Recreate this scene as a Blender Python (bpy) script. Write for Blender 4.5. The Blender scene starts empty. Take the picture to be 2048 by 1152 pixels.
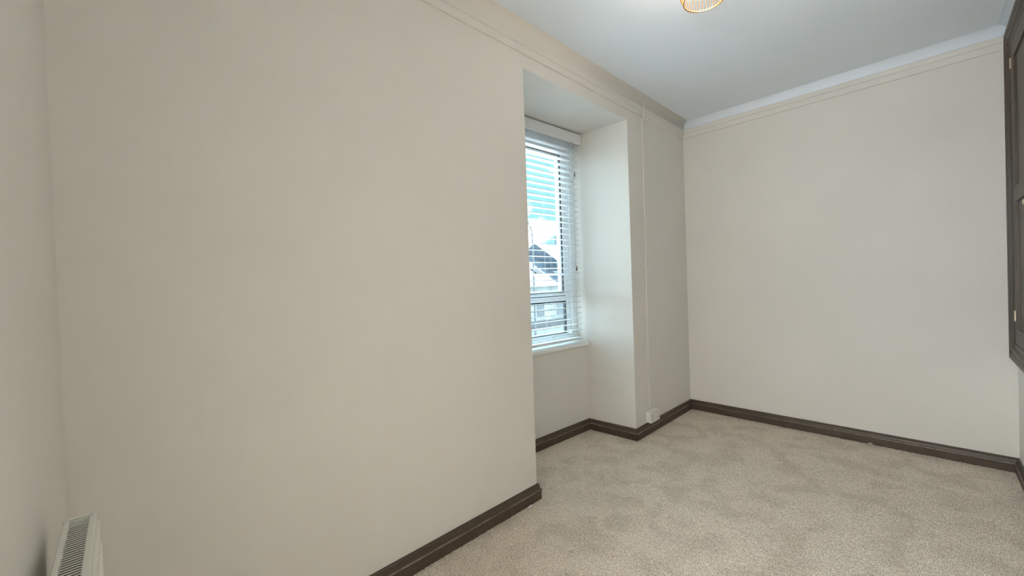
import bpy, bmesh, math, random
import numpy as np
from mathutils import Matrix, Vector

random.seed(7)
rng = np.random.default_rng(7)
scene = bpy.context.scene
COL = scene.collection

# ------------------------------------------------------------------ camera
XL, XB, YW, YR = -0.121, 3.830, 1.577, -0.370      # inner faces: left, back, window, right wall
ZC = 2.672                                         # ceiling
EYE = Vector((0.0, 0.0, 1.243))
F_PX, YAW, PITCH, ROLL = 804.93, 0.801287, -0.012739, -0.034164
cam_d = bpy.data.cameras.new('camera')
cam_d.sensor_width = 36.0
cam_d.lens = F_PX / 2048 * 36.0
cam_d.clip_start = 0.01
cam_d.clip_end = 500
cam = bpy.data.objects.new('camera', cam_d)
COL.objects.link(cam)
fw = Vector((math.cos(PITCH) * math.cos(YAW), math.cos(PITCH) * math.sin(YAW), math.sin(PITCH)))
rt = Vector((math.sin(YAW), -math.cos(YAW), 0))
up = rt.cross(fw)
r2 = math.cos(ROLL) * rt + math.sin(ROLL) * up
u2 = -math.sin(ROLL) * rt + math.cos(ROLL) * up
cam.matrix_world = Matrix(((r2.x, u2.x, -fw.x, EYE.x), (r2.y, u2.y, -fw.y, EYE.y),
                           (r2.z, u2.z, -fw.z, EYE.z), (0, 0, 0, 1)))
scene.camera = cam

# ------------------------------------------------------------------ world, sun, exposure
SKY_STRENGTH = 16.0
world = bpy.data.worlds.new('sky')
scene.world = world
world.use_nodes = True
wn, wl = world.node_tree.nodes, world.node_tree.links
wn.clear()
w_out = wn.new('ShaderNodeOutputWorld')
w_bg = wn.new('ShaderNodeBackground')
w_tc = wn.new('ShaderNodeTexCoord')
w_map = wn.new('ShaderNodeMapping')
w_map.inputs['Scale'].default_value = (1.0, 1.0, 2.6)
w_map.inputs['Location'].default_value = (0.35, 0.1, 0.22)
w_noise = wn.new('ShaderNodeTexNoise')
w_noise.inputs['Scale'].default_value = 2.2
w_noise.inputs['Detail'].default_value = 6
w_ramp = wn.new('ShaderNodeValToRGB')
w_ramp.color_ramp.elements[0].position = 0.445
w_ramp.color_ramp.elements[0].color = (0.027, 0.058, 0.062, 1)
w_ramp.color_ramp.elements[1].position = 0.57
w_ramp.color_ramp.elements[1].color = (0.64, 0.86, 1.0, 1)
wl.new(w_tc.outputs['Generated'], w_map.inputs['Vector'])
wl.new(w_map.outputs['Vector'], w_noise.inputs['Vector'])
wl.new(w_noise.outputs['Fac'], w_ramp.inputs['Fac'])
wl.new(w_ramp.outputs['Color'], w_bg.inputs['Color'])
w_bg.inputs['Strength'].default_value = SKY_STRENGTH
wl.new(w_bg.outputs['Background'], w_out.inputs['Surface'])

sun_d = bpy.data.lights.new('sun', 'SUN')
sun_d.energy = 38.0
sun_d.angle = math.radians(3)
sun_d.color = (1.0, 0.95, 0.88)
sun = bpy.data.objects.new('sun', sun_d)
COL.objects.link(sun)
sun.rotation_euler = Vector((-0.75, 0.08, -0.65)).to_track_quat('-Z', 'Y').to_euler()

vs = scene.view_settings
vs.view_transform = 'Standard'
vs.look = 'None'
vs.gamma = 1.0
vs.use_curve_mapping = False
vs.exposure = 0.15
scene.cycles.diffuse_bounces = 10
scene.cycles.max_bounces = 16
scene.cycles.transparent_max_bounces = 16

# ------------------------------------------------------------------ materials
def srgb(r, g, b):
    f = lambda c: (c / 255 / 12.92) if c <= 10 else ((c / 255 + 0.055) / 1.055) ** 2.4
    return (f(r), f(g), f(b), 1)

def mat(name, col, rough=0.6, bump=None, var=None, metal=0.0, spec=0.5):
    """Principled material; var=(scale, other colour, low, high), bump=(scale, strength, distance)."""
    m = bpy.data.materials.new(name)
    m.use_nodes = True
    n, l = m.node_tree.nodes, m.node_tree.links
    p = n['Principled BSDF']
    p.inputs['Base Color'].default_value = col
    p.inputs['Roughness'].default_value = rough
    p.inputs['Metallic'].default_value = metal
    p.inputs['Specular IOR Level'].default_value = spec
    tc = n.new('ShaderNodeTexCoord')
    if var:
        t = n.new('ShaderNodeTexNoise')
        t.inputs['Scale'].default_value = var[0]
        t.inputs['Detail'].default_value = 4
        r = n.new('ShaderNodeValToRGB')
        r.color_ramp.elements[0].position = var[2]
        r.color_ramp.elements[1].position = var[3]
        r.color_ramp.elements[0].color = col
        r.color_ramp.elements[1].color = var[1]
        l.new(tc.outputs['Object'], t.inputs['Vector'])
        l.new(t.outputs['Fac'], r.inputs['Fac'])
        l.new(r.outputs['Color'], p.inputs['Base Color'])
    if bump:
        t = n.new('ShaderNodeTexNoise')
        t.inputs['Scale'].default_value = bump[0]
        t.inputs['Detail'].default_value = 5
        b = n.new('ShaderNodeBump')
        b.inputs['Strength'].default_value = bump[1]
        b.inputs['Distance'].default_value = bump[2]
        l.new(tc.outputs['Object'], t.inputs['Vector'])
        l.new(t.outputs['Fac'], b.inputs['Height'])
        l.new(b.outputs['Normal'], p.inputs['Normal'])
    return m

M = {}
M['wall'] = mat('warm_grey_wall_paint', srgb(222, 219, 213), 0.75, bump=(45, 0.2, 0.003), var=(1.3, srgb(219, 216, 210), 0.4, 0.6), spec=0.25)
M['ceiling'] = mat('white_ceiling_paint', srgb(230, 238, 246), 0.85, bump=(110, 0.22, 0.004), spec=0.2)
M['cove'] = mat('white_cove_paint', srgb(226, 230, 231), 0.7, bump=(25, 0.1, 0.004), spec=0.3)
M['skirting'] = mat('dark_brown_gloss_paint', srgb(78, 66, 54), 0.45, bump=(40, 0.1, 0.002), var=(14, srgb(70, 58, 47), 0.35, 0.65))
M['bead_highlight'] = mat('brown_bead_highlight', srgb(134, 118, 103), 0.4, var=(30, srgb(104, 90, 76), 0.4, 0.6))
M['white_gloss'] = mat('white_gloss_paint', srgb(232, 232, 230), 0.35, bump=(30, 0.05, 0.002))
M['upvc'] = mat('white_upvc', srgb(236, 239, 241), 0.35)
M['blind'] = mat('white_blind_slat', srgb(218, 221, 224), 0.4)
M['gasket'] = mat('black_rubber_gasket', srgb(38, 42, 46), 0.6)
M['string'] = mat('white_blind_string', srgb(214, 217, 219), 0.8)
M['tassel_grey'] = mat('grey_plastic_tassel', srgb(120, 120, 122), 0.4)
M['tassel_brown'] = mat('red_brown_wooden_tassel', srgb(112, 72, 58), 0.45)
M['plastic'] = mat('white_socket_plastic', srgb(228, 226, 218), 0.35)
M['hole'] = mat('dark_pin_hole', srgb(30, 28, 26), 0.8)
M['radiator'] = mat('white_radiator_enamel', srgb(226, 225, 217), 0.35)
M['slot_shade'] = mat('dark_slot_shade', srgb(24, 24, 22), 0.8)
M['gold'] = mat('gold_wire', srgb(214, 160, 92), 0.28, metal=1.0)
M['brass'] = mat('worn_hinge_metal', srgb(196, 182, 160), 0.4, metal=0.6)
M['flake'] = mat('pale_carpet_fluff', srgb(176, 160, 140), 0.95)

def speckled_ceiling():
    m = M['ceiling']
    n, l = m.node_tree.nodes, m.node_tree.links
    p = n['Principled BSDF']
    tc = n.new('ShaderNodeTexCoord')
    fine = n.new('ShaderNodeTexNoise')
    fine.inputs['Scale'].default_value = 230
    fine.inputs['Detail'].default_value = 1
    patch = n.new('ShaderNodeTexNoise')
    patch.inputs['Scale'].default_value = 2.2
    mul = n.new('ShaderNodeMath')
    mul.operation = 'MULTIPLY'
    rp = n.new('ShaderNodeValToRGB')
    rp.color_ramp.elements[0].position = 0.415
    rp.color_ramp.elements[0].color = srgb(230, 238, 246)
    rp.color_ramp.elements[1].position = 0.45
    rp.color_ramp.elements[1].color = srgb(212, 219, 226)
    for t in (fine, patch):
        l.new(tc.outputs['Object'], t.inputs['Vector'])
    l.new(fine.outputs['Fac'], mul.inputs[0])
    l.new(patch.outputs['Fac'], mul.inputs[1])
    l.new(mul.outputs[0], rp.inputs['Fac'])
    l.new(rp.outputs['Color'], p.inputs['Base Color'])
speckled_ceiling()

def carpet_material():
    m = bpy.data.materials.new('beige_twist_pile_carpet')
    m.use_nodes = True
    n, l = m.node_tree.nodes, m.node_tree.links
    p = n['Principled BSDF']
    p.inputs['Roughness'].default_value = 0.95
    p.inputs['Specular IOR Level'].default_value = 0.1
    tc = n.new('ShaderNodeTexCoord')
    fine = n.new('ShaderNodeTexNoise')
    fine.inputs['Scale'].default_value = 260
    fine.inputs['Detail'].default_value = 3
    fr = n.new('ShaderNodeValToRGB')
    fr.color_ramp.elements[0].position = 0.37
    fr.color_ramp.elements[1].position = 0.63
    fr.color_ramp.elements[0].color = srgb(170, 151, 131)
    fr.color_ramp.elements[1].color = srgb(255, 246, 233)
    big = n.new('ShaderNodeTexNoise')
    big.inputs['Scale'].default_value = 5.5
    big.inputs['Detail'].default_value = 5
    big.inputs['Distortion'].default_value = 0.6
    br = n.new('ShaderNodeValToRGB')
    br.color_ramp.elements[0].position = 0.38
    br.color_ramp.elements[1].position = 0.55
    br.color_ramp.elements[0].color = (0.86, 0.85, 0.84, 1)
    br.color_ramp.elements[1].color = (1, 1, 1, 1)
    mx = n.new('ShaderNodeMix')
    mx.data_type = 'RGBA'
    mx.blend_type = 'MULTIPLY'
    mx.inputs['Factor'].default_value = 1.0
    b = n.new('ShaderNodeBump')
    b.inputs['Strength'].default_value = 0.6
    b.inputs['Distance'].default_value = 0.004
    for t in (fine, big):
        l.new(tc.outputs['Object'], t.inputs['Vector'])
    l.new(fine.outputs['Fac'], fr.inputs['Fac'])
    l.new(big.outputs['Fac'], br.inputs['Fac'])
    l.new(fr.outputs['Color'], mx.inputs[6])
    l.new(br.outputs['Color'], mx.inputs[7])
    l.new(mx.outputs[2], p.inputs['Base Color'])
    l.new(fine.outputs['Fac'], b.inputs['Height'])
    l.new(b.outputs['Normal'], p.inputs['Normal'])
    return m
M['carpet'] = carpet_material()

def glass_material():
    m = bpy.data.materials.new('window_glass')
    m.use_nodes = True
    n, l = m.node_tree.nodes, m.node_tree.links
    n.clear()
    o = n.new('ShaderNodeOutputMaterial')
    mix = n.new('ShaderNodeMixShader')
    tr = n.new('ShaderNodeBsdfTransparent')
    tr.inputs['Color'].default_value = (0.93, 0.97, 0.97, 1)
    gl = n.new('ShaderNodeBsdfGlossy')
    gl.inputs['Roughness'].default_value = 0.02
    mix.inputs['Fac'].default_value = 0.05
    l.new(tr.outputs[0], mix.inputs[1])
    l.new(gl.outputs[0], mix.inputs[2])
    l.new(mix.outputs[0], o.inputs['Surface'])
    return m
M['glass'] = glass_material()

def bulb_material(name='glowing_bulb', col=(1, 0.90, 0.77, 1), strength=112.0):
    m = bpy.data.materials.new(name)
    m.use_nodes = True
    p = m.node_tree.nodes['Principled BSDF']
    p.inputs['Base Color'].default_value = (1, 0.9, 0.75, 1)
    p.inputs['Emission Color'].default_value = col
    p.inputs['Emission Strength'].default_value = strength
    return m
M['bulb'] = bulb_material()
M['hall_fill'] = bulb_material('hall_fill_glow', (0.94, 0.97, 1.0, 1), 66.0)  # glow of the added hall lamp, fill light for the room

# outside
M['render_cream'] = mat('cream_render', srgb(120, 122, 120), 0.9, var=(0.8, srgb(106, 110, 110), 0.4, 0.6))
M['render_white'] = mat('white_render', srgb(128, 132, 134), 0.9, var=(0.8, srgb(112, 118, 120), 0.4, 0.6))
M['stone'] = mat('grey_stone', srgb(84, 88, 94), 0.9, var=(2.0, srgb(70, 75, 82), 0.4, 0.6))
M['slate'] = mat('blue_grey_slate', srgb(42, 50, 62), 0.8, var=(3.0, srgb(34, 41, 53), 0.4, 0.6))
M['dark_glass'] = mat('dark_window_glass', srgb(18, 24, 32), 0.25)
M['fascia'] = mat('dark_blue_fascia', srgb(22, 28, 36), 0.6)
M['asphalt'] = mat('pale_paving', srgb(152, 152, 150), 0.95, var=(0.5, srgb(140, 141, 141), 0.4, 0.6))
M['lamp_steel'] = mat('galvanised_lamp_post', srgb(58, 62, 66), 0.6)
M['terracotta'] = mat('clay_chimney_pot', srgb(110, 80, 66), 0.9)

# ------------------------------------------------------------------ mesh helpers
def link(name, me, material=None, parent=None):
    o = bpy.data.objects.new(name, me)
    COL.objects.link(o)
    if material is not None and not me.materials:
        me.materials.append(material)
    if parent is not None:
        o.parent = parent
    return o

def finish(bm, name, material, parent=None, bevel=0.0, smooth=False, seg=2):
    bmesh.ops.recalc_face_normals(bm, faces=bm.faces)
    if bevel > 0:
        es = [e for e in bm.edges if len(e.link_faces) == 2 and e.calc_face_angle(0) > 0.5]
        bmesh.ops.bevel(bm, geom=es, offset=bevel, segments=seg, affect='EDGES', profile=0.5, clamp_overlap=True)
    me = bpy.data.meshes.new(name)
    bm.to_mesh(me)
    bm.free()
    if smooth:
        for p in me.polygons:
            p.use_smooth = True
    return link(name, me, material, parent)

def add_box(bm, lo, hi):
    vs_ = [bm.verts.new((x, y, z)) for z in (lo[2], hi[2]) for (x, y) in
           ((lo[0], lo[1]), (hi[0], lo[1]), (hi[0], hi[1]), (lo[0], hi[1]))]
    for f in ((0, 1, 2, 3), (4, 5, 6, 7), (0, 1, 5, 4), (1, 2, 6, 5), (2, 3, 7, 6), (3, 0, 4, 7)):
        bm.faces.new([vs_[i] for i in f])

def box(name, lo, hi, material, parent=None, bevel=0.0):
    bm = bmesh.new()
    add_box(bm, lo, hi)
    return finish(bm, name, material, parent, bevel)

def add_prism(bm, plan, z0, z1):
    a = [bm.verts.new((x, y, z0)) for x, y in plan]
    b = [bm.verts.new((x, y, z1)) for x, y in plan]
    bm.faces.new(a)
    bm.faces.new(b)
    n = len(plan)
    for i in range(n):
        bm.faces.new((a[i], a[(i + 1) % n], b[(i + 1) % n], b[i]))

def add_tube(bm, pts, r, seg=8, closed=False):
    pts = [Vector(p) for p in pts]
    rings = []
    n = len(pts)
    ref = None
    for i, p in enumerate(pts):
        if closed:
            t = (pts[(i + 1) % n] - pts[i - 1]).normalized()
        else:
            t = (pts[min(i + 1, n - 1)] - pts[max(i - 1, 0)]).normalized()
        if ref is None:
            ref = Vector((0, 0, 1)) if abs(t.z) < 0.9 else Vector((1, 0, 0))
        a = (ref - t * ref.dot(t)).normalized()
        ref = a
        b = t.cross(a)
        rad = r[i] if isinstance(r, (list, tuple)) else r
        rings.append([bm.verts.new(p + (a * math.cos(2 * math.pi * k / seg) + b * math.sin(2 * math.pi * k / seg)) * rad)
                      for k in range(seg)])
    m = n if closed else n - 1
    for i in range(m):
        A, B = rings[i], rings[(i + 1) % n]
        for k in range(seg):
            bm.faces.new((A[k], A[(k + 1) % seg], B[(k + 1) % seg], B[k]))
    if not closed:
        bm.faces.new(rings[0])
        bm.faces.new(rings[-1])

def tube(name, pts, r, material, parent=None, seg=8, closed=False):
    bm = bmesh.new()
    add_tube(bm, pts, r, seg, closed)
    return finish(bm, name, material, parent, smooth=True)

def lathe(name, prof, centre, material, parent=None, seg=24):
    bm = bmesh.new()
    rings = []
    for r, z in prof:
        if r <= 1e-6:
            rings.append([bm.verts.new((centre[0], centre[1], z + centre[2]))])
        else:
            rings.append([bm.verts.new((centre[0] + r * math.cos(2 * math.pi * k / seg), centre[1] + r * math.sin(2 * math.pi * k / seg), z + centre[2])) for k in range(seg)])
    for A, B in zip(rings, rings[1:]):
        for k in range(seg):
            if len(A) == 1 and len(B) == 1:
                continue
            if len(A) == 1:
                bm.faces.new((A[0], B[k], B[(k + 1) % seg]))
            elif len(B) == 1:
                bm.faces.new((A[k], A[(k + 1) % seg], B[0]))
            else:
                bm.faces.new((A[k], A[(k + 1) % seg], B[(k + 1) % seg], B[k]))
    return finish(bm, name, material, parent, smooth=True)

def sweep(name, prof, p0, p1, d0, d1, material, smooth=False):
    """Moulding of closed profile (d, z) from p0 to p1; d0/d1 are the plan offsets per unit d at each end."""
    bm = bmesh.new()
    A = [bm.verts.new((p0[0] + d0[0] * d, p0[1] + d0[1] * d, z)) for d, z in prof]
    B = [bm.verts.new((p1[0] + d1[0] * d, p1[1] + d1[1] * d, z)) for d, z in prof]
    n = len(prof)
    for i in range(n):
        bm.faces.new((A[i], A[(i + 1) % n], B[(i + 1) % n], B[i]))
    bm.faces.new(A)
    bm.faces.new(B)
    return finish(bm, name, material, smooth=smooth)

def miter_dirs(path, closed=False):
    """Plan offset directions at each vertex for a path whose room side lies to its right."""
    n = len(path)
    out = []
    def nrm(a, b):
        t = Vector((b[0] - a[0], b[1] - a[1])).normalized()
        return Vector((t.y, -t.x))
    for i in range(n):
        pa = path[i - 1] if (i > 0 or closed) else None
        pb = path[(i + 1) % n] if (i < n - 1 or closed) else None
        na = nrm(pa, path[i]) if pa is not None else None
        nb = nrm(path[i], pb) if pb is not None else None
        if na is None:
            out.append(nb)
        elif nb is None:
            out.append(na)
        else:
            s = na + nb
            out.append(s * (2.0 / s.length_squared))
    return out

def empty(name, loc=(0, 0, 0), rz=0.0):
    o = bpy.data.objects.new(name, None)
    COL.objects.link(o)
    o.location = loc
    o.rotation_euler = (0, 0, rz)
    o.empty_display_size = 0.1
    return o

def tag(o, label, cat, group=None):
    o['label'] = label
    o['category'] = cat
    if group:
        o['group'] = group
    return o

def struct(o, label=None):
    o['kind'] = 'structure'
    if label:
        o['label'] = label
    return o

def copy_of(src, parent=None, loc=None):
    c = src.copy()
    COL.objects.link(c)
    if parent is not None:
        c.parent = parent
    if loc is not None:
        c.location = loc
    return c

# ------------------------------------------------------------------ room shell
RF_L, RF_R = 1.672, 2.808          # recess edges on the window wall
RB_L, RB_R = 1.705, 2.780          # recess corners at the back
A_WIN = -0.05                      # the window plane is turned a little against the wall
YB_R = 1.990
YB_L = YB_R + (RB_R - RB_L) * math.tan(0.05)
Z_SOF = 2.458
SILL_Z = 0.736
T = 0.16
Y_OUT = 2.218

bm = bmesh.new()
add_prism(bm, [(XL - T, YW), (RF_L, YW), (RB_L, YB_L), (RB_L, Y_OUT), (XL - T, Y_OUT)], -0.02, ZC + 0.05)
add_prism(bm, [(RF_R, YW), (XB + T, YW), (XB + T, Y_OUT), (RB_R, Y_OUT), (RB_R, YB_R)], -0.02, ZC + 0.05)
add_prism(bm, [(RF_L, YW), (RF_R, YW), (RB_R, YB_R), (RB_R, Y_OUT), (RB_L, Y_OUT), (RB_L, YB_L)], Z_SOF, ZC + 0.05)
struct(finish(bm, 'wall_window', M['wall']), 'warm grey painted wall with the deep window recess')
bm = bmesh.new()
add_prism(bm, [(RB_L, YB_L), (RB_R, YB_R), (RB_R, Y_OUT), (RB_L, Y_OUT)], -0.02, SILL_Z - 0.036)
struct(finish(bm, 'wall_recess', M['wall']), 'painted wall below the window sill in the recess')
struct(box('wall_back', (XB, YR - T, -0.02), (XB + T, YW, ZC + 0.05), M['wall']), 'plain warm grey end wall')
ADDED_DOOR_Y0, ADDED_DOOR_Y1, ADDED_DOOR_H = -0.330, 0.400, 2.02       # doorway added in the left wall, behind the camera, to let fill light in
bm = bmesh.new()
add_box(bm, (XL - T, YR - T, -0.02), (XL, ADDED_DOOR_Y0, ZC + 0.05))
add_box(bm, (XL - T, ADDED_DOOR_Y1, -0.02), (XL, YW, ZC + 0.05))
add_box(bm, (XL - T, ADDED_DOOR_Y0, ADDED_DOOR_H), (XL, ADDED_DOOR_Y1, ZC + 0.05))
struct(finish(bm, 'wall_left', M['wall']), 'warm grey wall behind the radiator')
struct(box('wall_right', (XL, YR - T, -0.02), (XB, YR, ZC + 0.05), M['wall']), 'warm grey wall carrying the dark cupboard frame')
ceil_o = struct(box('ceiling', (XL - T, YR - T, ZC), (XB + T, YW + 0.1, ZC + 0.12), M['ceiling']), 'white stippled ceiling')
seam = tube('plaster_seam', [(3.407, 0.330, 0), (3.343, 0.278, 0), (3.291, 0.229, 0), (3.274, 0.165, 0), (3.247, 0.064, 0), (3.222, -0.060, 0), (3.218, -0.20, 0)],
            [0.002, 0.006, 0.008, 0.008, 0.007, 0.005, 0.003], M['ceiling'], ceil_o, 10)
seam.scale = (1, 1, 0.09)
seam.location = (0, 0, ZC)

# carpet floor: a fine grid of pile relief, thicker towards the unseen slab
def make_floor():
    x0, x1, y0, y1 = XL, XB, YR - 0.02, YB_L + 0.02
    st = 0.007
    nx, ny = int((x1 - x0) / st) + 1, int((y1 - y0) / st) + 1
    gx, gy = np.meshgrid(np.linspace(x0, x1, nx), np.linspace(y0, y1, ny))
    gz = rng.random(gx.shape) * 0.004 - 0.0025
    co = np.stack([gx + (rng.random(gx.shape) - .5) * .004, gy + (rng.random(gx.shape) - .5) * .004, gz], -1).reshape(-1, 3)
    i = (np.arange(ny - 1)[:, None] * nx + np.arange(nx - 1)[None, :]).reshape(-1)
    fc = np.stack([i, i + 1, i + nx + 1, i + nx], -1)
    me = bpy.data.meshes.new('floor')
    me.vertices.add(len(co))
    me.vertices.foreach_set('co', co.astype(np.float32).reshape(-1))
    me.loops.add(fc.size)
    me.loops.foreach_set('vertex_index', fc.astype(np.int32).reshape(-1))
    me.polygons.add(len(fc))
    me.polygons.foreach_set('loop_start', np.arange(0, fc.size, 4, dtype=np.int32))
    me.update(calc_edges=True)
    return link('floor', me, M['carpet'])
struct(make_floor(), 'beige twist pile carpet')

# skirting boards, mitred round the room and into the recess
SK = [(0.0, -0.004), (0.019, -0.004), (0.019, 0.048), (0.0215, 0.0495), (0.0235, 0.0525), (0.0225, 0.0555), (0.0190, 0.0575),
      (0.0165, 0.0580), (0.0135, 0.0640), (0.0115, 0.0730), (0.0115, 0.0815), (0.008, 0.0865), (0.0, 0.0875)]
path = [(XL, ADDED_DOOR_Y1 + 0.07), (XL, YW), (RF_L, YW), (RB_L, YB_L), (RB_R, YB_R), (RF_R, YW), (XB, YW), (XB, YR), (XL, YR)]
names = ['left', 'window', 'recess_left', 'recess', 'recess_right', 'window_corner', 'back', 'right']
dirs = miter_dirs(path)
for i, nm in enumerate(names):
    bb = sweep('baseboard_' + nm, SK, path[i], path[i + 1], dirs[i], dirs[i + 1], M['skirting'])
    bb.data.materials.append(M['bead_highlight'])
    for p in bb.data.polygons:                  # gloss highlight put into the colour along the bead
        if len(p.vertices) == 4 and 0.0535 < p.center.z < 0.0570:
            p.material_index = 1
    struct(bb, 'dark brown moulded skirting board')

# cornice: flat stepped band in wall paint, then a plaster cove
FT = 0.034                                        # how far the cupboard frame stands proud of the wall
BAND = [(0.0, 2.5335), (0.010, 2.5345), (0.010, 2.576), (0.0165, 2.5785), (0.0165, 2.610), (0.011, 2.616), (0.0, 2.616)]
def cove_profile(w):
    return [(0.0, 2.612)] + [(0.006 + w * (1 - math.cos(math.radians(k * 6))), 2.614 + (ZC + 0.0002 - 2.614) * math.sin(math.radians(k * 6))) for k in range(16)] + [(0.006 + w, ZC + 0.01), (0.0, ZC + 0.01)]
def cove(name, w, p0, p1, d0, d1, m):
    o = sweep(name, cove_profile(w), p0, p1, d0, d1, m)
    for p in o.data.polygons:                 # round off only the curved face
        p.use_smooth = p.normal.z < -0.02 and 2.6145 < p.center.z < ZC + 0.0005 and len(p.vertices) == 4
    return o
loop = [(XL, YR), (XL, YW), (XB, YW), (XB, YR)]
ld = miter_dirs(loop, closed=True)
for i, (bn, cm) in enumerate([('left', 'wall'), ('window', 'wall'), ('back', 'ceiling'), ('right', 'ceiling')]):
    j = (i + 1) % 4
    struct(cove('trim_%d' % (i + 5), 0.07 if i < 2 else 0.055, loop[i], loop[j], ld[i], ld[j], M[cm]), 'curved plaster cove under the ceiling')
    p0, p1, e0, e1 = loop[i], loop[j], ld[i], ld[j]
    if bn == 'back':
        p1, e1 = (XB, YR + FT), (-1, 0)
    if bn == 'right':
        p0, e0 = (2.30, YR), (0, 1)
    struct(sweep('trim_%d' % (i + 1), BAND, p0, p1, e0, e1, M['wall']), 'painted stepped cornice band')

# unseen hall and glowing floor lamp, added to fill the room with light
HX0, HX1, HY0, HY1, HZ = -1.55, XL - T, -1.10, 2.30, 2.60
bm = bmesh.new()
add_box(bm, (HX0 - 0.1, HY0 - 0.1, -0.02), (HX0, HY1 + 0.1, HZ))
add_box(bm, (HX0, HY0 - 0.1, -0.02), (HX1, HY0, HZ))
add_box(bm, (HX0, HY1, -0.02), (HX1, HY1 + 0.1, HZ))
add_box(bm, (HX1, HY0, -0.02), (HX1 + 0.1, YR - T, HZ))
struct(finish(bm, 'wall_added_hall', M['wall']))
struct(box('floor_hall', (HX0, HY0, -0.06), (XL, HY1, -0.006), M['carpet']))
struct(box('ceiling_added_hall', (HX0 - 0.1, HY0 - 0.1, HZ), (HX1, HY1 + 0.1, HZ + 0.1), M['ceiling']))
hl = tag(empty('hall_fill_light', (-1.10, 0.04, -0.006)), 'added fill light shaped as a globe floor lamp in the unseen hall', 'lamp')
lathe('fill_light_base', [(0, 0), (0.14, 0), (0.14, 0.012), (0.02, 0.022), (0, 0.022)], (0, 0, 0), M['skirting'], hl, 28)
tube('fill_light_pole', [(0, 0, 0.018), (0, 0, 1.08)], 0.010, M['skirting'], hl, 10)
lathe('fill_globe', [(0.25 * math.sin(math.radians(k)) if 0 < k < 180 else 0.0, 1.31 + 0.25 * math.cos(math.radians(k))) for k in range(0, 181, 12)],
      (0, 0, 0), M['hall_fill'], hl, 32)
bm = bmesh.new()
add_box(bm, (XL, ADDED_DOOR_Y1, 0), (XL + 0.02, ADDED_DOOR_Y1 + 0.07, ADDED_DOOR_H))
add_box(bm, (XL, ADDED_DOOR_Y0 - 0.036, ADDED_DOOR_H), (XL + 0.02, ADDED_DOOR_Y1 + 0.07, ADDED_DOOR_H + 0.07))
struct(finish(bm, 'trim_9', M['skirting'], bevel=0.003), 'dark brown surround of the added doorway')

# ------------------------------------------------------------------ window, in its own turned frame
O_WIN = (RB_R, YB_R, 0.0)
V0, V1 = 0.095, 0.165              # depth of the window frame behind the recess wall face
U0 = -1.076
win = struct(empty('window_1', O_WIN, A_WIN), 'white window with a tall upper pane and a low lower pane')
def wbox(name, u, z, v, material, parent=win, bevel=0.003):
    return box(name, (u[0], v[0], z[0]), (u[1], v[1], z[1]), material, parent, bevel)
def wring(name, u0, u1, z0, z1, wl_, wr_, wb_, wt_, v0, v1, material, parent=win, bevel=0.003):
    bm = bmesh.new()
    add_box(bm, (u0, v0, z0), (u0 + wl_, v1, z1))
    add_box(bm, (u1 - wr_, v0, z0), (u1, v1, z1))
    add_box(bm, (u0 + wl_, v0, z0), (u1 - wr_, v1, z0 + wb_))
    add_box(bm, (u0 + wl_, v0, z1 - wt_), (u1 - wr_, v1, z1))
    return finish(bm, name, material, parent, bevel)
wring('window_frame', U0, 0.0, SILL_Z, Z_SOF, 0.060, 0.060, 0.050, 0.120, V0, V1, M['upvc'])
wring('frame_rebate', U0 + 0.06, -0.060, SILL_Z + 0.05, Z_SOF - 0.12, 0.055, 0.055, 0.022, 0.025, V0 + 0.018, V0 + 0.052, M['upvc'])
wbox('transom', (U0 + 0.115, -0.115), (1.080, 1.118), (V0 + 0.012, V1), M['upvc'])
# upper sash
su0, su1, sz0, sz1 = U0 + 0.123, -0.123, 1.124, Z_SOF - 0.148
wring('sash_gap', su0 - 0.008, su1 + 0.008, sz0 - 0.006, sz1 + 0.003, 0.009, 0.009, 0.009, 0.005, V0 + 0.030, V1 - 0.004, M['gasket'], bevel=0)
sash = wring('sash', su0, su1, sz0, sz1, 0.062, 0.062, 0.040, 0.066, V0 + 0.008, V0 + 0.040, M['upvc'])
wring('gasket', su0 + 0.036, su1 - 0.036, sz0 + 0.024, sz1 - 0.030, 0.009, 0.009, 0.003, 0.003, V0 + 0.002, V0 + 0.012, M['gasket'], sash, bevel=0.001)
wring('glazing_bead', su0 + 0.058, su1 - 0.058, sz0 + 0.036, sz1 - 0.062, 0.008, 0.008, 0.008, 0.008, V0 + 0.014, V0 + 0.03, M['upvc'], sash, bevel=0.002)
wbox('pane', (su0 + 0.060, su1 - 0.060), (sz0 + 0.038, sz1 - 0.064), (V0 + 0.030, V0 + 0.034), M['glass'], sash, 0)
# lower light
lu0, lu1, lz0, lz1 = U0 + 0.115, -0.115, SILL_Z + 0.072, 1.080
wring('gasket', lu0, lu1, lz0, lz1, 0.011, 0.011, 0.005, 0.011, V0 + 0.022, V0 + 0.045, M['gasket'], bevel=0.001)
wbox('pane', (lu0 + 0.008, lu1 - 0.008), (lz0 + 0.004, lz1 - 0.008), (V0 + 0.034, V0 + 0.038), M['glass'], win, 0)
hd = wbox('handle', (-0.100, -0.078), (0.80, 0.835), (V0 - 0.012, V0 + 0.02), M['upvc'], win, 0.004)
box('lever', (-0.105, V0 - 0.022, 0.812), (-0.045, V0 - 0.010, 0.826), M['upvc'], hd, 0.004)
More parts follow.
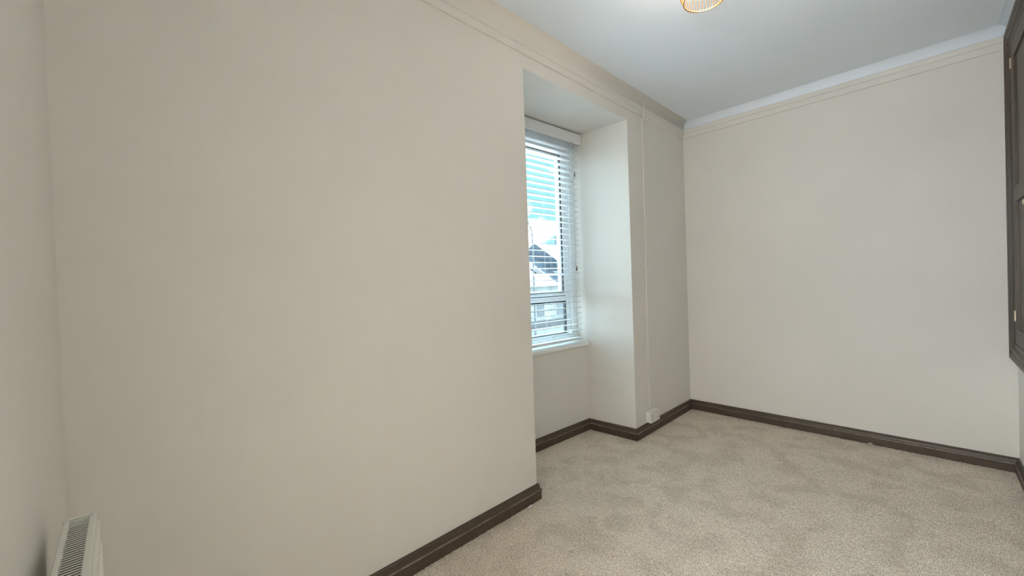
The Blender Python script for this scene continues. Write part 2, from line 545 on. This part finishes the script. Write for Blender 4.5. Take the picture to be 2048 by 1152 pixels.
# window board
sill = struct(empty('trim_10', O_WIN, A_WIN), 'white painted window board with a rounded nose')
bm = bmesh.new()
prof = [(0.094, 0.0), (-0.008, 0.0), (-0.018, 0.004), (-0.021, 0.011), (-0.021, 0.026), (-0.018, 0.033), (-0.008, 0.0365), (0.094, 0.0365)]
A = [bm.verts.new((U0 + 0.004, v, SILL_Z - 0.0365 + z)) for v, z in prof]
B = [bm.verts.new((-0.001, v, SILL_Z - 0.0365 + z)) for v, z in prof]
for i in range(len(prof)):
    k = (i + 1) % len(prof)
    bm.faces.new((A[i], A[k], B[k], B[i]))
bm.faces.new(A)
bm.faces.new(B)
finish(bm, 'sill_board', M['white_gloss'], sill)

# ------------------------------------------------------------------ venetian blind
blind = tag(empty('venetian_blind', O_WIN, A_WIN), 'white slatted venetian blind hanging open in the window recess', 'blind')
BU0, BU1 = U0 + 0.045, -0.050
hr = box('headrail', (BU0 + 0.01, 0.002, 2.395), (BU1 - 0.002, 0.058, 2.444), M['blind'], blind, 0.003)
bm = bmesh.new()
prof = [(-0.014, 2.364), (-0.014, 2.440), (-0.011, 2.446), (-0.003, 2.446), (-0.003, 2.437), (-0.006, 2.432), (-0.006, 2.372), (-0.003, 2.368), (-0.003, 2.362), (-0.011, 2.360)]
A = [bm.verts.new((BU0 - 0.028, v, z)) for v, z in prof]
B = [bm.verts.new((-0.012, v, z)) for v, z in prof]
for i in range(len(prof)):
    k = (i + 1) % len(prof)
    bm.faces.new((A[i], A[k], B[k], B[i]))
bm.faces.new(A)
bm.faces.new(B)
add_box(bm, (-0.016, -0.006, 2.362), (-0.012, 0.040, 2.445))
finish(bm, 'valance', M['blind'], blind)

def slat_mesh():
    bm = bmesh.new()
    L, W, t = BU1 - BU0, 0.050, 0.0028
    ring = []
    n = 8
    for k in range(n + 1):
        s = -W / 2 + W * k / n
        ring.append((s, 0.0022 * (1 - (2 * s / W) ** 2) + t / 2))
    for k in range(n, -1, -1):
        s = -W / 2 + W * k / n
        ring.append((s, 0.0022 * (1 - (2 * s / W) ** 2) - t / 2))
    A = [bm.verts.new((-L / 2, v, z)) for v, z in ring]
    B = [bm.verts.new((L / 2, v, z)) for v, z in ring]
    for i in range(len(ring)):
        k = (i + 1) % len(ring)
        bm.faces.new((A[i], A[k], B[k], B[i]))
    bm.faces.new(A)
    bm.faces.new(B)
    bmesh.ops.recalc_face_normals(bm, faces=bm.faces)
    me = bpy.data.meshes.new('slat')
    bm.to_mesh(me)
    bm.free()
    me.materials.append(M['blind'])
    return me
sm = slat_mesh()
SV = 0.028
for k in range(33):
    o = link('slat', sm, None, blind)
    o.location = ((BU0 + BU1) / 2 + random.uniform(-.002, .002), SV, 0.838 + 0.0461 * k)
    o.rotation_euler = (math.radians(random.uniform(-1.5, 1.5)), random.uniform(-.0012, .0012), 0)
    if k == 10:
        o.rotation_euler = (math.radians(-16), 0.001, 0)
box('bottom_rail', (BU0, SV - 0.025, 0.757), (BU1 + 0.004, SV + 0.025, 0.777), M['blind'], blind, 0.007)
for lu in (-0.415, -0.145, -0.93, -0.68):
    bm = bmesh.new()
    for v in (SV - 0.0285, SV + 0.0285):
        add_tube(bm, [(lu, v, 0.765), (lu, v, 2.40)], 0.0008, 5)
    for k in range(33):
        z = 0.838 + 0.0461 * k - 0.003
        add_tube(bm, [(lu, SV - 0.0285, z), (lu, SV + 0.0285, z)], 0.0006, 4)
    finish(bm, 'ladder_string', M['string'], blind)
    tube('lift_cord', [(lu + 0.018, SV - 0.0275, 0.775), (lu + 0.018, SV - 0.0275, 2.40)], 0.0009, M['string'], blind, 5)
def pull(u, v, z, m, nm, length):
    c = tube(nm, [(u, v, 2.37), (u + 0.001, v, (2.37 + z) / 2), (u, v, z + length)], 0.0012, M['string'], blind, 6)
    lathe('tassel', [(0, length), (0.0035, length), (0.0045, length * .85), (0.004, length * .7), (0.0065, length * .35), (0.0075, length * .12), (0.005, 0), (0, 0)],
          (u, v, z), m, c, 12)
pull(-0.121, -0.022, 2.083, M['tassel_grey'], 'pull_cord', 0.036)
pull(-0.128, -0.021, 1.325, M['tassel_brown'], 'pull_cord', 0.036)

# ------------------------------------------------------------------ pipe trunking and double socket
tr = tag(empty('cable_trunking', (3.03, YW, 0)), 'thin painted cable trunking running up the wall from the socket', 'trunking')
def slanted(name, x0, z0, x1, z1, w, d, bev, yb=0.0):
    bm = bmesh.new()
    vs_ = []
    for x, z in ((x0, z0), (x1, z1)):
        for dx, y in ((-w / 2, yb), (w / 2, yb), (w / 2, yb - d), (-w / 2, yb - d)):
            vs_.append(bm.verts.new((x + dx, y, z)))
    for f in ((0, 1, 2, 3), (4, 5, 6, 7), (0, 1, 5, 4), (1, 2, 6, 5), (2, 3, 7, 6), (3, 0, 4, 7)):
        bm.faces.new([vs_[i] for i in f])
    return finish(bm, name, M['wall'], tr, bev)
slanted('trunking_cover', -0.002, 0.184, 0.012, 2.529, 0.018, 0.008, 0.003)
tube('cable', [(0.012, -0.006, 2.50), (0.012, -0.014, 2.526), (0.012, -0.0195, 2.545), (0.013, -0.0195, 2.572), (0.0155, -0.017, 2.59),
               (0.016, -0.018, 2.613), (0.013, -0.02, 2.630), (0.013, -0.032, 2.648), (0.014, -0.050, 2.664)], 0.0062, M['wall'], tr, 8)
box('cable_clip', (0.001, -0.021, 2.602), (0.026, -0.008, 2.609), M['wall'], tr, 0.001)

SX0, SX1, SZ0, SZ1 = 2.958, 3.108, 0.0945, 0.183
sk = tag(empty('double_socket', ((SX0 + SX1) / 2, YW, SZ0)), 'white surface mounted double plug socket above the skirting', 'socket')
W2, HH = (SX1 - SX0) / 2, SZ1 - SZ0
box('back_box', (-W2 + 0.004, -0.036, 0.001), (W2 - 0.004, 0.0, HH - 0.001), M['plastic'], sk, 0.004)
fp = box('face_plate', (-W2, -0.046, 0.0), (W2, -0.036, HH), M['plastic'], sk, 0.003)
for s in (-1, 1):
    cx = s * 0.041
    box('earth_hole', (cx - 0.002, -0.0466, 0.050), (cx + 0.002, -0.040, 0.0585), M['hole'], fp)
    for t in (-1, 1):
        box('pin_hole', (cx + t * 0.011 - 0.0032, -0.0466, 0.029), (cx + t * 0.011 + 0.0032, -0.040, 0.0335), M['hole'], fp)
    box('switch', (s * 0.0135 - 0.005, -0.0495, 0.058), (s * 0.0135 + 0.005, -0.042, 0.075), M['plastic'], fp, 0.0015)
    lathe('screw', [(0, 0.0), (0.003, 0.0), (0.003, 0.001), (0, 0.0012)], (s * 0.060, -0.0465, 0.044), M['brass'], fp, 10).rotation_euler = (0, 0, 0)

# ------------------------------------------------------------------ radiator on the left wall
RX0, RX1 = -0.097, -0.0515
RY1, RLEN, RZ0, RZ1 = 1.185, 0.66, 0.16, 0.806
RY0 = RY1 - RLEN
rad = tag(empty('radiator', ((RX0 + RX1) / 2, (RY0 + RY1) / 2, RZ0)), 'white panel radiator with a slotted top grille on the wall', 'radiator')
RO = Vector(rad.location)
def rbox(name, lo, hi, m, bev=0.0, parent=rad):
    off = RO
    return box(name, tuple(Vector(lo) - off), tuple(Vector(hi) - off), m, parent, bev)
rbox('front_panel', (RX1 - 0.008, RY0 + 0.004, RZ0), (RX1 + 0.003, RY1 - 0.004, RZ1 - 0.014), M['radiator'], 0.003)
n_col = 26
me_flute = None
for k in range(n_col):                      # pressed vertical flutes of the panel
    y = RY0 + 0.03 + (RLEN - 0.06) * (k + 0.5) / n_col
    if me_flute is None:
        fl = rbox('flute', (RX1 + 0.001, -0.009 + RO.y, RZ0 + 0.04), (RX1 + 0.0065, 0.009 + RO.y, RZ1 - 0.05), M['radiator'], 0.003)
        me_flute = fl.data
    else:
        fl = link('flute', me_flute, None, rad)
    fl.location = (0, y - RO.y, 0)
rbox('back_panel', (RX0, RY0 + 0.006, RZ0 + 0.01), (RX0 + 0.006, RY1 - 0.006, RZ1 - 0.012), M['radiator'], 0.002)
rbox('side_panel', (RX0 - 0.001, RY1 - 0.007, RZ0 + 0.02), (RX1 - 0.001, RY1, RZ1 + 0.002), M['radiator'], 0.002)
rbox('side_panel', (RX0 - 0.001, RY0, RZ0 + 0.02), (RX1 - 0.001, RY0 + 0.007, RZ1 + 0.002), M['radiator'], 0.002)
rbox('slot_shade_block', (RX0 + 0.008, RY0 + 0.012, RZ0 + 0.03), (RX1 - 0.010, RY1 - 0.012, RZ1 - 0.013), M['slot_shade'])  # near-black block that puts the shade into the grille slots
rbox('grille_edge', (RX0, RY0 + 0.007, RZ1 - 0.012), (RX0 + 0.0085, RY1 - 0.007, RZ1), M['radiator'], 0.002)
rbox('grille_edge', (RX1 - 0.0105, RY0 + 0.007, RZ1 - 0.014), (RX1 - 0.0005, RY1 - 0.007, RZ1), M['radiator'], 0.002)
gm = None
y = RY1 - 0.0135
while y > RY0 + 0.012:
    if gm is None:
        g = rbox('grille_slat', (RX0 + 0.007, -0.0019 + RO.y, RZ1 - 0.0020), (RX1 - 0.009, 0.0019 + RO.y, RZ1 - 0.0012), M['radiator'])
        gm = g.data
    else:
        g = link('grille_slat', gm, None, rad)
    g.location = (0, y - RO.y, 0)
    y -= 0.0088
for y in (RY0 + 0.14, RY1 - 0.14):
    rbox('wall_bracket', (XL + 0.0012, y - 0.015, RZ0 + 0.05), (RX0 + 0.001, y + 0.015, RZ1 - 0.06), M['radiator'])
for y in (RY0 - 0.025, RY1 + 0.025):
    yy = RY0 + 0.01 if y < RO.y else RY1 - 0.01
    xm = (RX0 + RX1) / 2
    v = tube('valve', [Vector((xm, yy, RZ0 + 0.045)) - RO, Vector((xm, y, RZ0 + 0.045)) - RO], 0.010, M['brass'], rad, 10)
    tube('pipe', [Vector((xm, y, RZ0 + 0.055)) - RO, Vector((xm, y, -0.002)) - RO], 0.0075, M['white_gloss'], v, 10)

# ------------------------------------------------------------------ wall cupboard with a moulded dark frame on the right wall
CX1, CX0, CZ0, CZ1 = XB - 0.001, 2.36, 0.690, 2.612
cup = tag(empty('wall_cupboard', ((CX0 + CX1) / 2, YR, CZ0)), 'dark brown wall cupboard with moulded frame beside the plain end wall', 'cupboard')
CO = Vector(cup.location)
# moulded frame: profile (distance in from the outer edge, proud of the wall), mitred at the corners
FP = [(0.0, 0.0), (0.0, FT - 0.004), (0.004, FT), (0.030, FT), (0.034, FT - 0.006), (0.050, FT - 0.008), (0.058, FT - 0.002),
      (0.066, FT - 0.004), (0.072, FT - 0.014), (0.092, FT - 0.016), (0.096, FT - 0.022), (0.096, 0.0)]
corners = [(CX1, CZ0), (CX1, CZ1), (CX0, CZ1), (CX0, CZ0)]
inw = [(-1, 1), (-1, -1), (1, -1), (1, 1)]
for i, nm in enumerate(['frame_stile', 'frame_rail', 'frame_stile', 'frame_rail']):
    j = (i + 1) % 4
    bm = bmesh.new()
    A = [bm.verts.new(Vector((corners[i][0] + inw[i][0] * d, YR + h, corners[i][1] + inw[i][1] * d)) - CO) for d, h in FP]
    B = [bm.verts.new(Vector((corners[j][0] + inw[j][0] * d, YR + h, corners[j][1] + inw[j][1] * d)) - CO) for d, h in FP]
    for a in range(len(FP)):
        b = (a + 1) % len(FP)
        bm.faces.new((A[a], A[b], B[b], B[a]))
    finish(bm, nm, M['skirting'], cup)
xm = (CX0 + CX1) / 2
for (a, b, hx) in ((CX0 + 0.099, xm - 0.0015, CX0 + 0.099), (xm + 0.0015, CX1 - 0.099, CX1 - 0.099)):
    bm = bmesh.new()
    z0, z1 = CZ0 + 0.099, CZ1 - 0.099
    def cb(lo, hi):
        add_box(bm, tuple(Vector(lo) - CO), tuple(Vector(hi) - CO))
    cb((a, YR, z0), (a + 0.085, YR + 0.016, z1))
    cb((b - 0.085, YR, z0), (b, YR + 0.016, z1))
    for zz in (z0, (z0 + z1) / 2 - 0.045, z1 - 0.09):
        cb((a + 0.085, YR, zz), (b - 0.085, YR + 0.016, zz + 0.09))
    cb((a + 0.085, YR, z0 + 0.09), (b - 0.085, YR + 0.006, z1 - 0.09))
    d = finish(bm, 'door', M['skirting'], cup, 0.002)
    for zz in (CZ0 + 0.26, CZ1 - 0.20):
        hg = box('hinge', tuple(Vector((hx - 0.010, YR + 0.014, zz - 0.03)) - CO), tuple(Vector((hx + 0.010, YR + 0.021, zz + 0.03)) - CO), M['brass'], d, 0.002)
    kx = xm + (0.05 if a > xm else -0.05)
    kb = lathe('knob', [(0, 0), (0.007, 0), (0.007, 0.012), (0.014, 0.02), (0.012, 0.028), (0, 0.031)], (0, 0, 0), M['brass'], d, 16)
    kb.rotation_euler = (-math.pi / 2, 0, 0)
    kb.location = Vector((kx, YR + 0.015, 1.55)) - CO

# ------------------------------------------------------------------ ceiling pendant with a gold wire shade
LX, LY = 1.860, 0.655
pen = tag(empty('pendant_light', (LX, LY, ZC)), 'gold wire cage pendant light glowing below the ceiling', 'light')
RING_Z, TOP_Z = 2.447, 2.590
lathe('ceiling_rose', [(0, 0.0), (0.045, 0.0), (0.045, -0.012), (0.030, -0.022), (0.008, -0.026), (0, -0.026)], (0, 0, 0), M['white_gloss'], pen, 24)
tube('flex', [(0, 0, -0.02), (0, 0, -0.085)], 0.0035, M['white_gloss'], pen, 8)
lathe('lamp_holder', [(0, -0.078), (0.014, -0.080), (0.018, -0.09), (0.018, -0.128), (0.015, -0.132), (0, -0.132)], (0, 0, 0), M['white_gloss'], pen, 20)
lathe('bulb', [(0.012, -0.130), (0.014, -0.142), (0.024, -0.162), (0.029, -0.182), (0.025, -0.202), (0.012, -0.214), (0, -0.217)], (0, 0, 0), M['bulb'], pen, 20)
def cage_r(t):                                   # t = 0 at the bottom ring, 1 at the top ring
    return 0.085 + 0.018 * math.sin(math.pi * min(1, t * 1.15)) - 0.045 * max(0, t - 0.55) / 0.45
zr = lambda t: RING_Z - ZC + (TOP_Z - RING_Z) * t
shade = empty('shade', (0, 0, 0))
shade.parent = pen
def ring_pts(r, z, n=48):
    return [(r * math.cos(2 * math.pi * k / n), r * math.sin(2 * math.pi * k / n), z) for k in range(n)]
tube('ring', ring_pts(cage_r(0), zr(0)), 0.0028, M['gold'], shade, 8, True)
tube('ring', ring_pts(cage_r(1), zr(1)), 0.0024, M['gold'], shade, 8, True)
wm = None
NW = 44
for k in range(NW):
    if wm is None:
        w = tube('wire', [(cage_r(t / 10), 0, zr(t / 10)) for t in range(11)], 0.0013, M['gold'], shade, 6)
        wm = w.data
    else:
        w = link('wire', wm, None, shade)
    w.rotation_euler = (0, 0, 2 * math.pi * k / NW)
for k in range(3):
    a = 2 * math.pi * k / 3 + 0.4
    tube('spoke', [(0.017 * math.cos(a), 0.017 * math.sin(a), -0.10), (cage_r(1) * math.cos(a), cage_r(1) * math.sin(a), zr(1))], 0.0018, M['gold'], shade, 6)

# ------------------------------------------------------------------ bits on the carpet
def fluff(name, loc, size, m, label, cat):
    bm = bmesh.new()
    bmesh.ops.create_icosphere(bm, subdivisions=2, radius=1)
    for v in bm.verts:
        v.co *= 1 + random.uniform(-.35, .35)
        v.co.x *= size[0]
        v.co.y *= size[1]
        v.co.z *= size[2]
    o = finish(bm, name, m)
    o.location = loc
    tag(o, label, cat)
fluff('carpet_fluff', (XB - 0.030, 0.300, 0.004), (0.010, 0.016, 0.010), M['flake'], 'small tuft of pale carpet fluff against the end wall skirting', 'fluff')
fluff('paint_flake', (1.583, YW - 0.029, 0.004), (0.013, 0.005, 0.005), M['white_gloss'], 'tiny white paint flake on the carpet by the skirting end', 'flake')

# ------------------------------------------------------------------ outside: street, terrace, lamp
G = -6.0
struct(box('ground', (-40, 2.6, G - 0.3), (110, 110, G), M['asphalt']), 'grey street outside the window')

def house(x0, x1, yf, eaves, ridge, m, label, cols, sills, fascia=None, wincol='render_white', chim=0.5):
    h = tag(empty('terraced_house', ((x0 + x1) / 2, yf, G)), label, 'house', 'houses across the street')
    o = Vector(h.location)
    L = lambda p: tuple(Vector(p) - o)
    box('wall', L((x0, yf, G)), L((x1, yf + 9, eaves)), m, h)
    bm = bmesh.new()
    for x in (x0 - 0.0, x1 + 0.0):
        for y, z in ((yf - 0.35, eaves - 0.02), (yf + 4.5, ridge), (yf + 9.3, eaves - 0.02)):
            bm.verts.new(L((x, y, z)))
    v = list(bm.verts)
    bm.faces.new(v[0:3])
    bm.faces.new(v[3:6])
    for a, b in ((0, 1), (1, 2), (2, 0)):
        bm.faces.new((v[a], v[b], v[b + 3], v[a + 3]))
    rf = finish(bm, 'roof', M['slate'], h)
    box('gutter', L((x0, yf - 0.45, eaves - 0.14)), L((x1, yf - 0.30, eaves)), M['render_white'], h)
    ch_x = x0 + (x1 - x0) * chim
    ch = box('chimney', L((ch_x - 0.9, yf + 4.0, ridge - 0.9)), L((ch_x + 0.9, yf + 5.0, ridge + 1.1)), M['stone'], h)
    for k in range(4):
        cx = ch_x - 0.66 + 0.44 * k
        pot = lathe('chimney_pot', [(0, 0), (0.16, 0), (0.13, 0.5), (0.15, 0.55), (0.10, 0.55), (0, 0.4)], L((cx, yf + 4.5, ridge + 1.1)), M['terracotta'], ch, 10)
    for sz in sills:
        for c in range(cols):
            cx = x0 + (x1 - x0) * (c + 0.5) / cols
            w = box('window', L((cx - 0.72, yf - 0.06, sz - 0.12)), L((cx + 0.72, yf + 0.02, sz + 1.62)), M[wincol], h)
            for (a, b, e, f) in ((-0.55, 0.55, 0.06, 0.68), (-0.55, 0.55, 0.78, 1.45)):
                box('window_pane', L((cx + a, yf - 0.08, sz + e)), L((cx + b, yf - 0.04, sz + f)), M['dark_glass'], w)
    for k in range(2):                              # roof windows
        cx = x0 + (x1 - x0) * (0.3 + 0.4 * k)
        t0, t1 = 0.30, 0.55
        y0, y1 = yf - 0.35 + 4.85 * t0, yf - 0.35 + 4.85 * t1
        z0, z1 = eaves + (ridge - eaves) * t0, eaves + (ridge - eaves) * t1
        bm = bmesh.new()
        vv = [bm.verts.new(L(p)) for p in ((cx - .45, y0, z0 + .10), (cx + .45, y0, z0 + .10), (cx + .45, y1, z1 + .10), (cx - .45, y1, z1 + .10),
                                           (cx - .45, y0, z0 - .10), (cx + .45, y0, z0 - .10), (cx + .45, y1, z1 - .10), (cx - .45, y1, z1 - .10))]
        for f in ((0, 1, 2, 3), (4, 5, 6, 7), (0, 1, 5, 4), (1, 2, 6, 5), (2, 3, 7, 6), (3, 0, 4, 7)):
            bm.faces.new([vv[i] for i in f])
        finish(bm, 'roof_window', M['dark_glass'], rf)
    if fascia:
        box('shop_fascia', L((x0 + 0.1, yf - 0.25, fascia)), L((x1 - 0.1, yf, fascia + 0.65)), M['fascia'], h)
house(10, 24.5, 26, 1.1, 4.3, M['stone'], 'grey stone terraced house with slate roof beyond the window', 5, (-1.6, -4.6))
house(24.5, 33.2, 26, 0.9, 4.0, M['render_cream'], 'cream rendered house with dark shop fascia beyond the window', 3, (-2.2, -5.4), -3.15, chim=0.35)
house(33.2, 46, 26, 2.4, 5.6, M['render_white'], 'taller white rendered house with slate roof beyond the window', 4, (-0.4, -3.4), chim=0.4)
lp = tag(empty('street_lamp', (14.6, 13.5, G)), 'grey street lamp with a curved arm outside the window', 'street lamp')
tube('post', [(0, 0, 0), (0, 0, 5.0), (0, 0, 9.2), (-0.05, 0, 9.8), (-0.35, 0, 10.25), (-0.9, 0, 10.42)], [0.07, 0.05, 0.038, 0.034, 0.03, 0.028], M['lamp_steel'], lp, 10)
box('lantern', (-1.45, -0.13, 10.34), (-0.85, 0.13, 10.52), M['lamp_steel'], lp, 0.04)
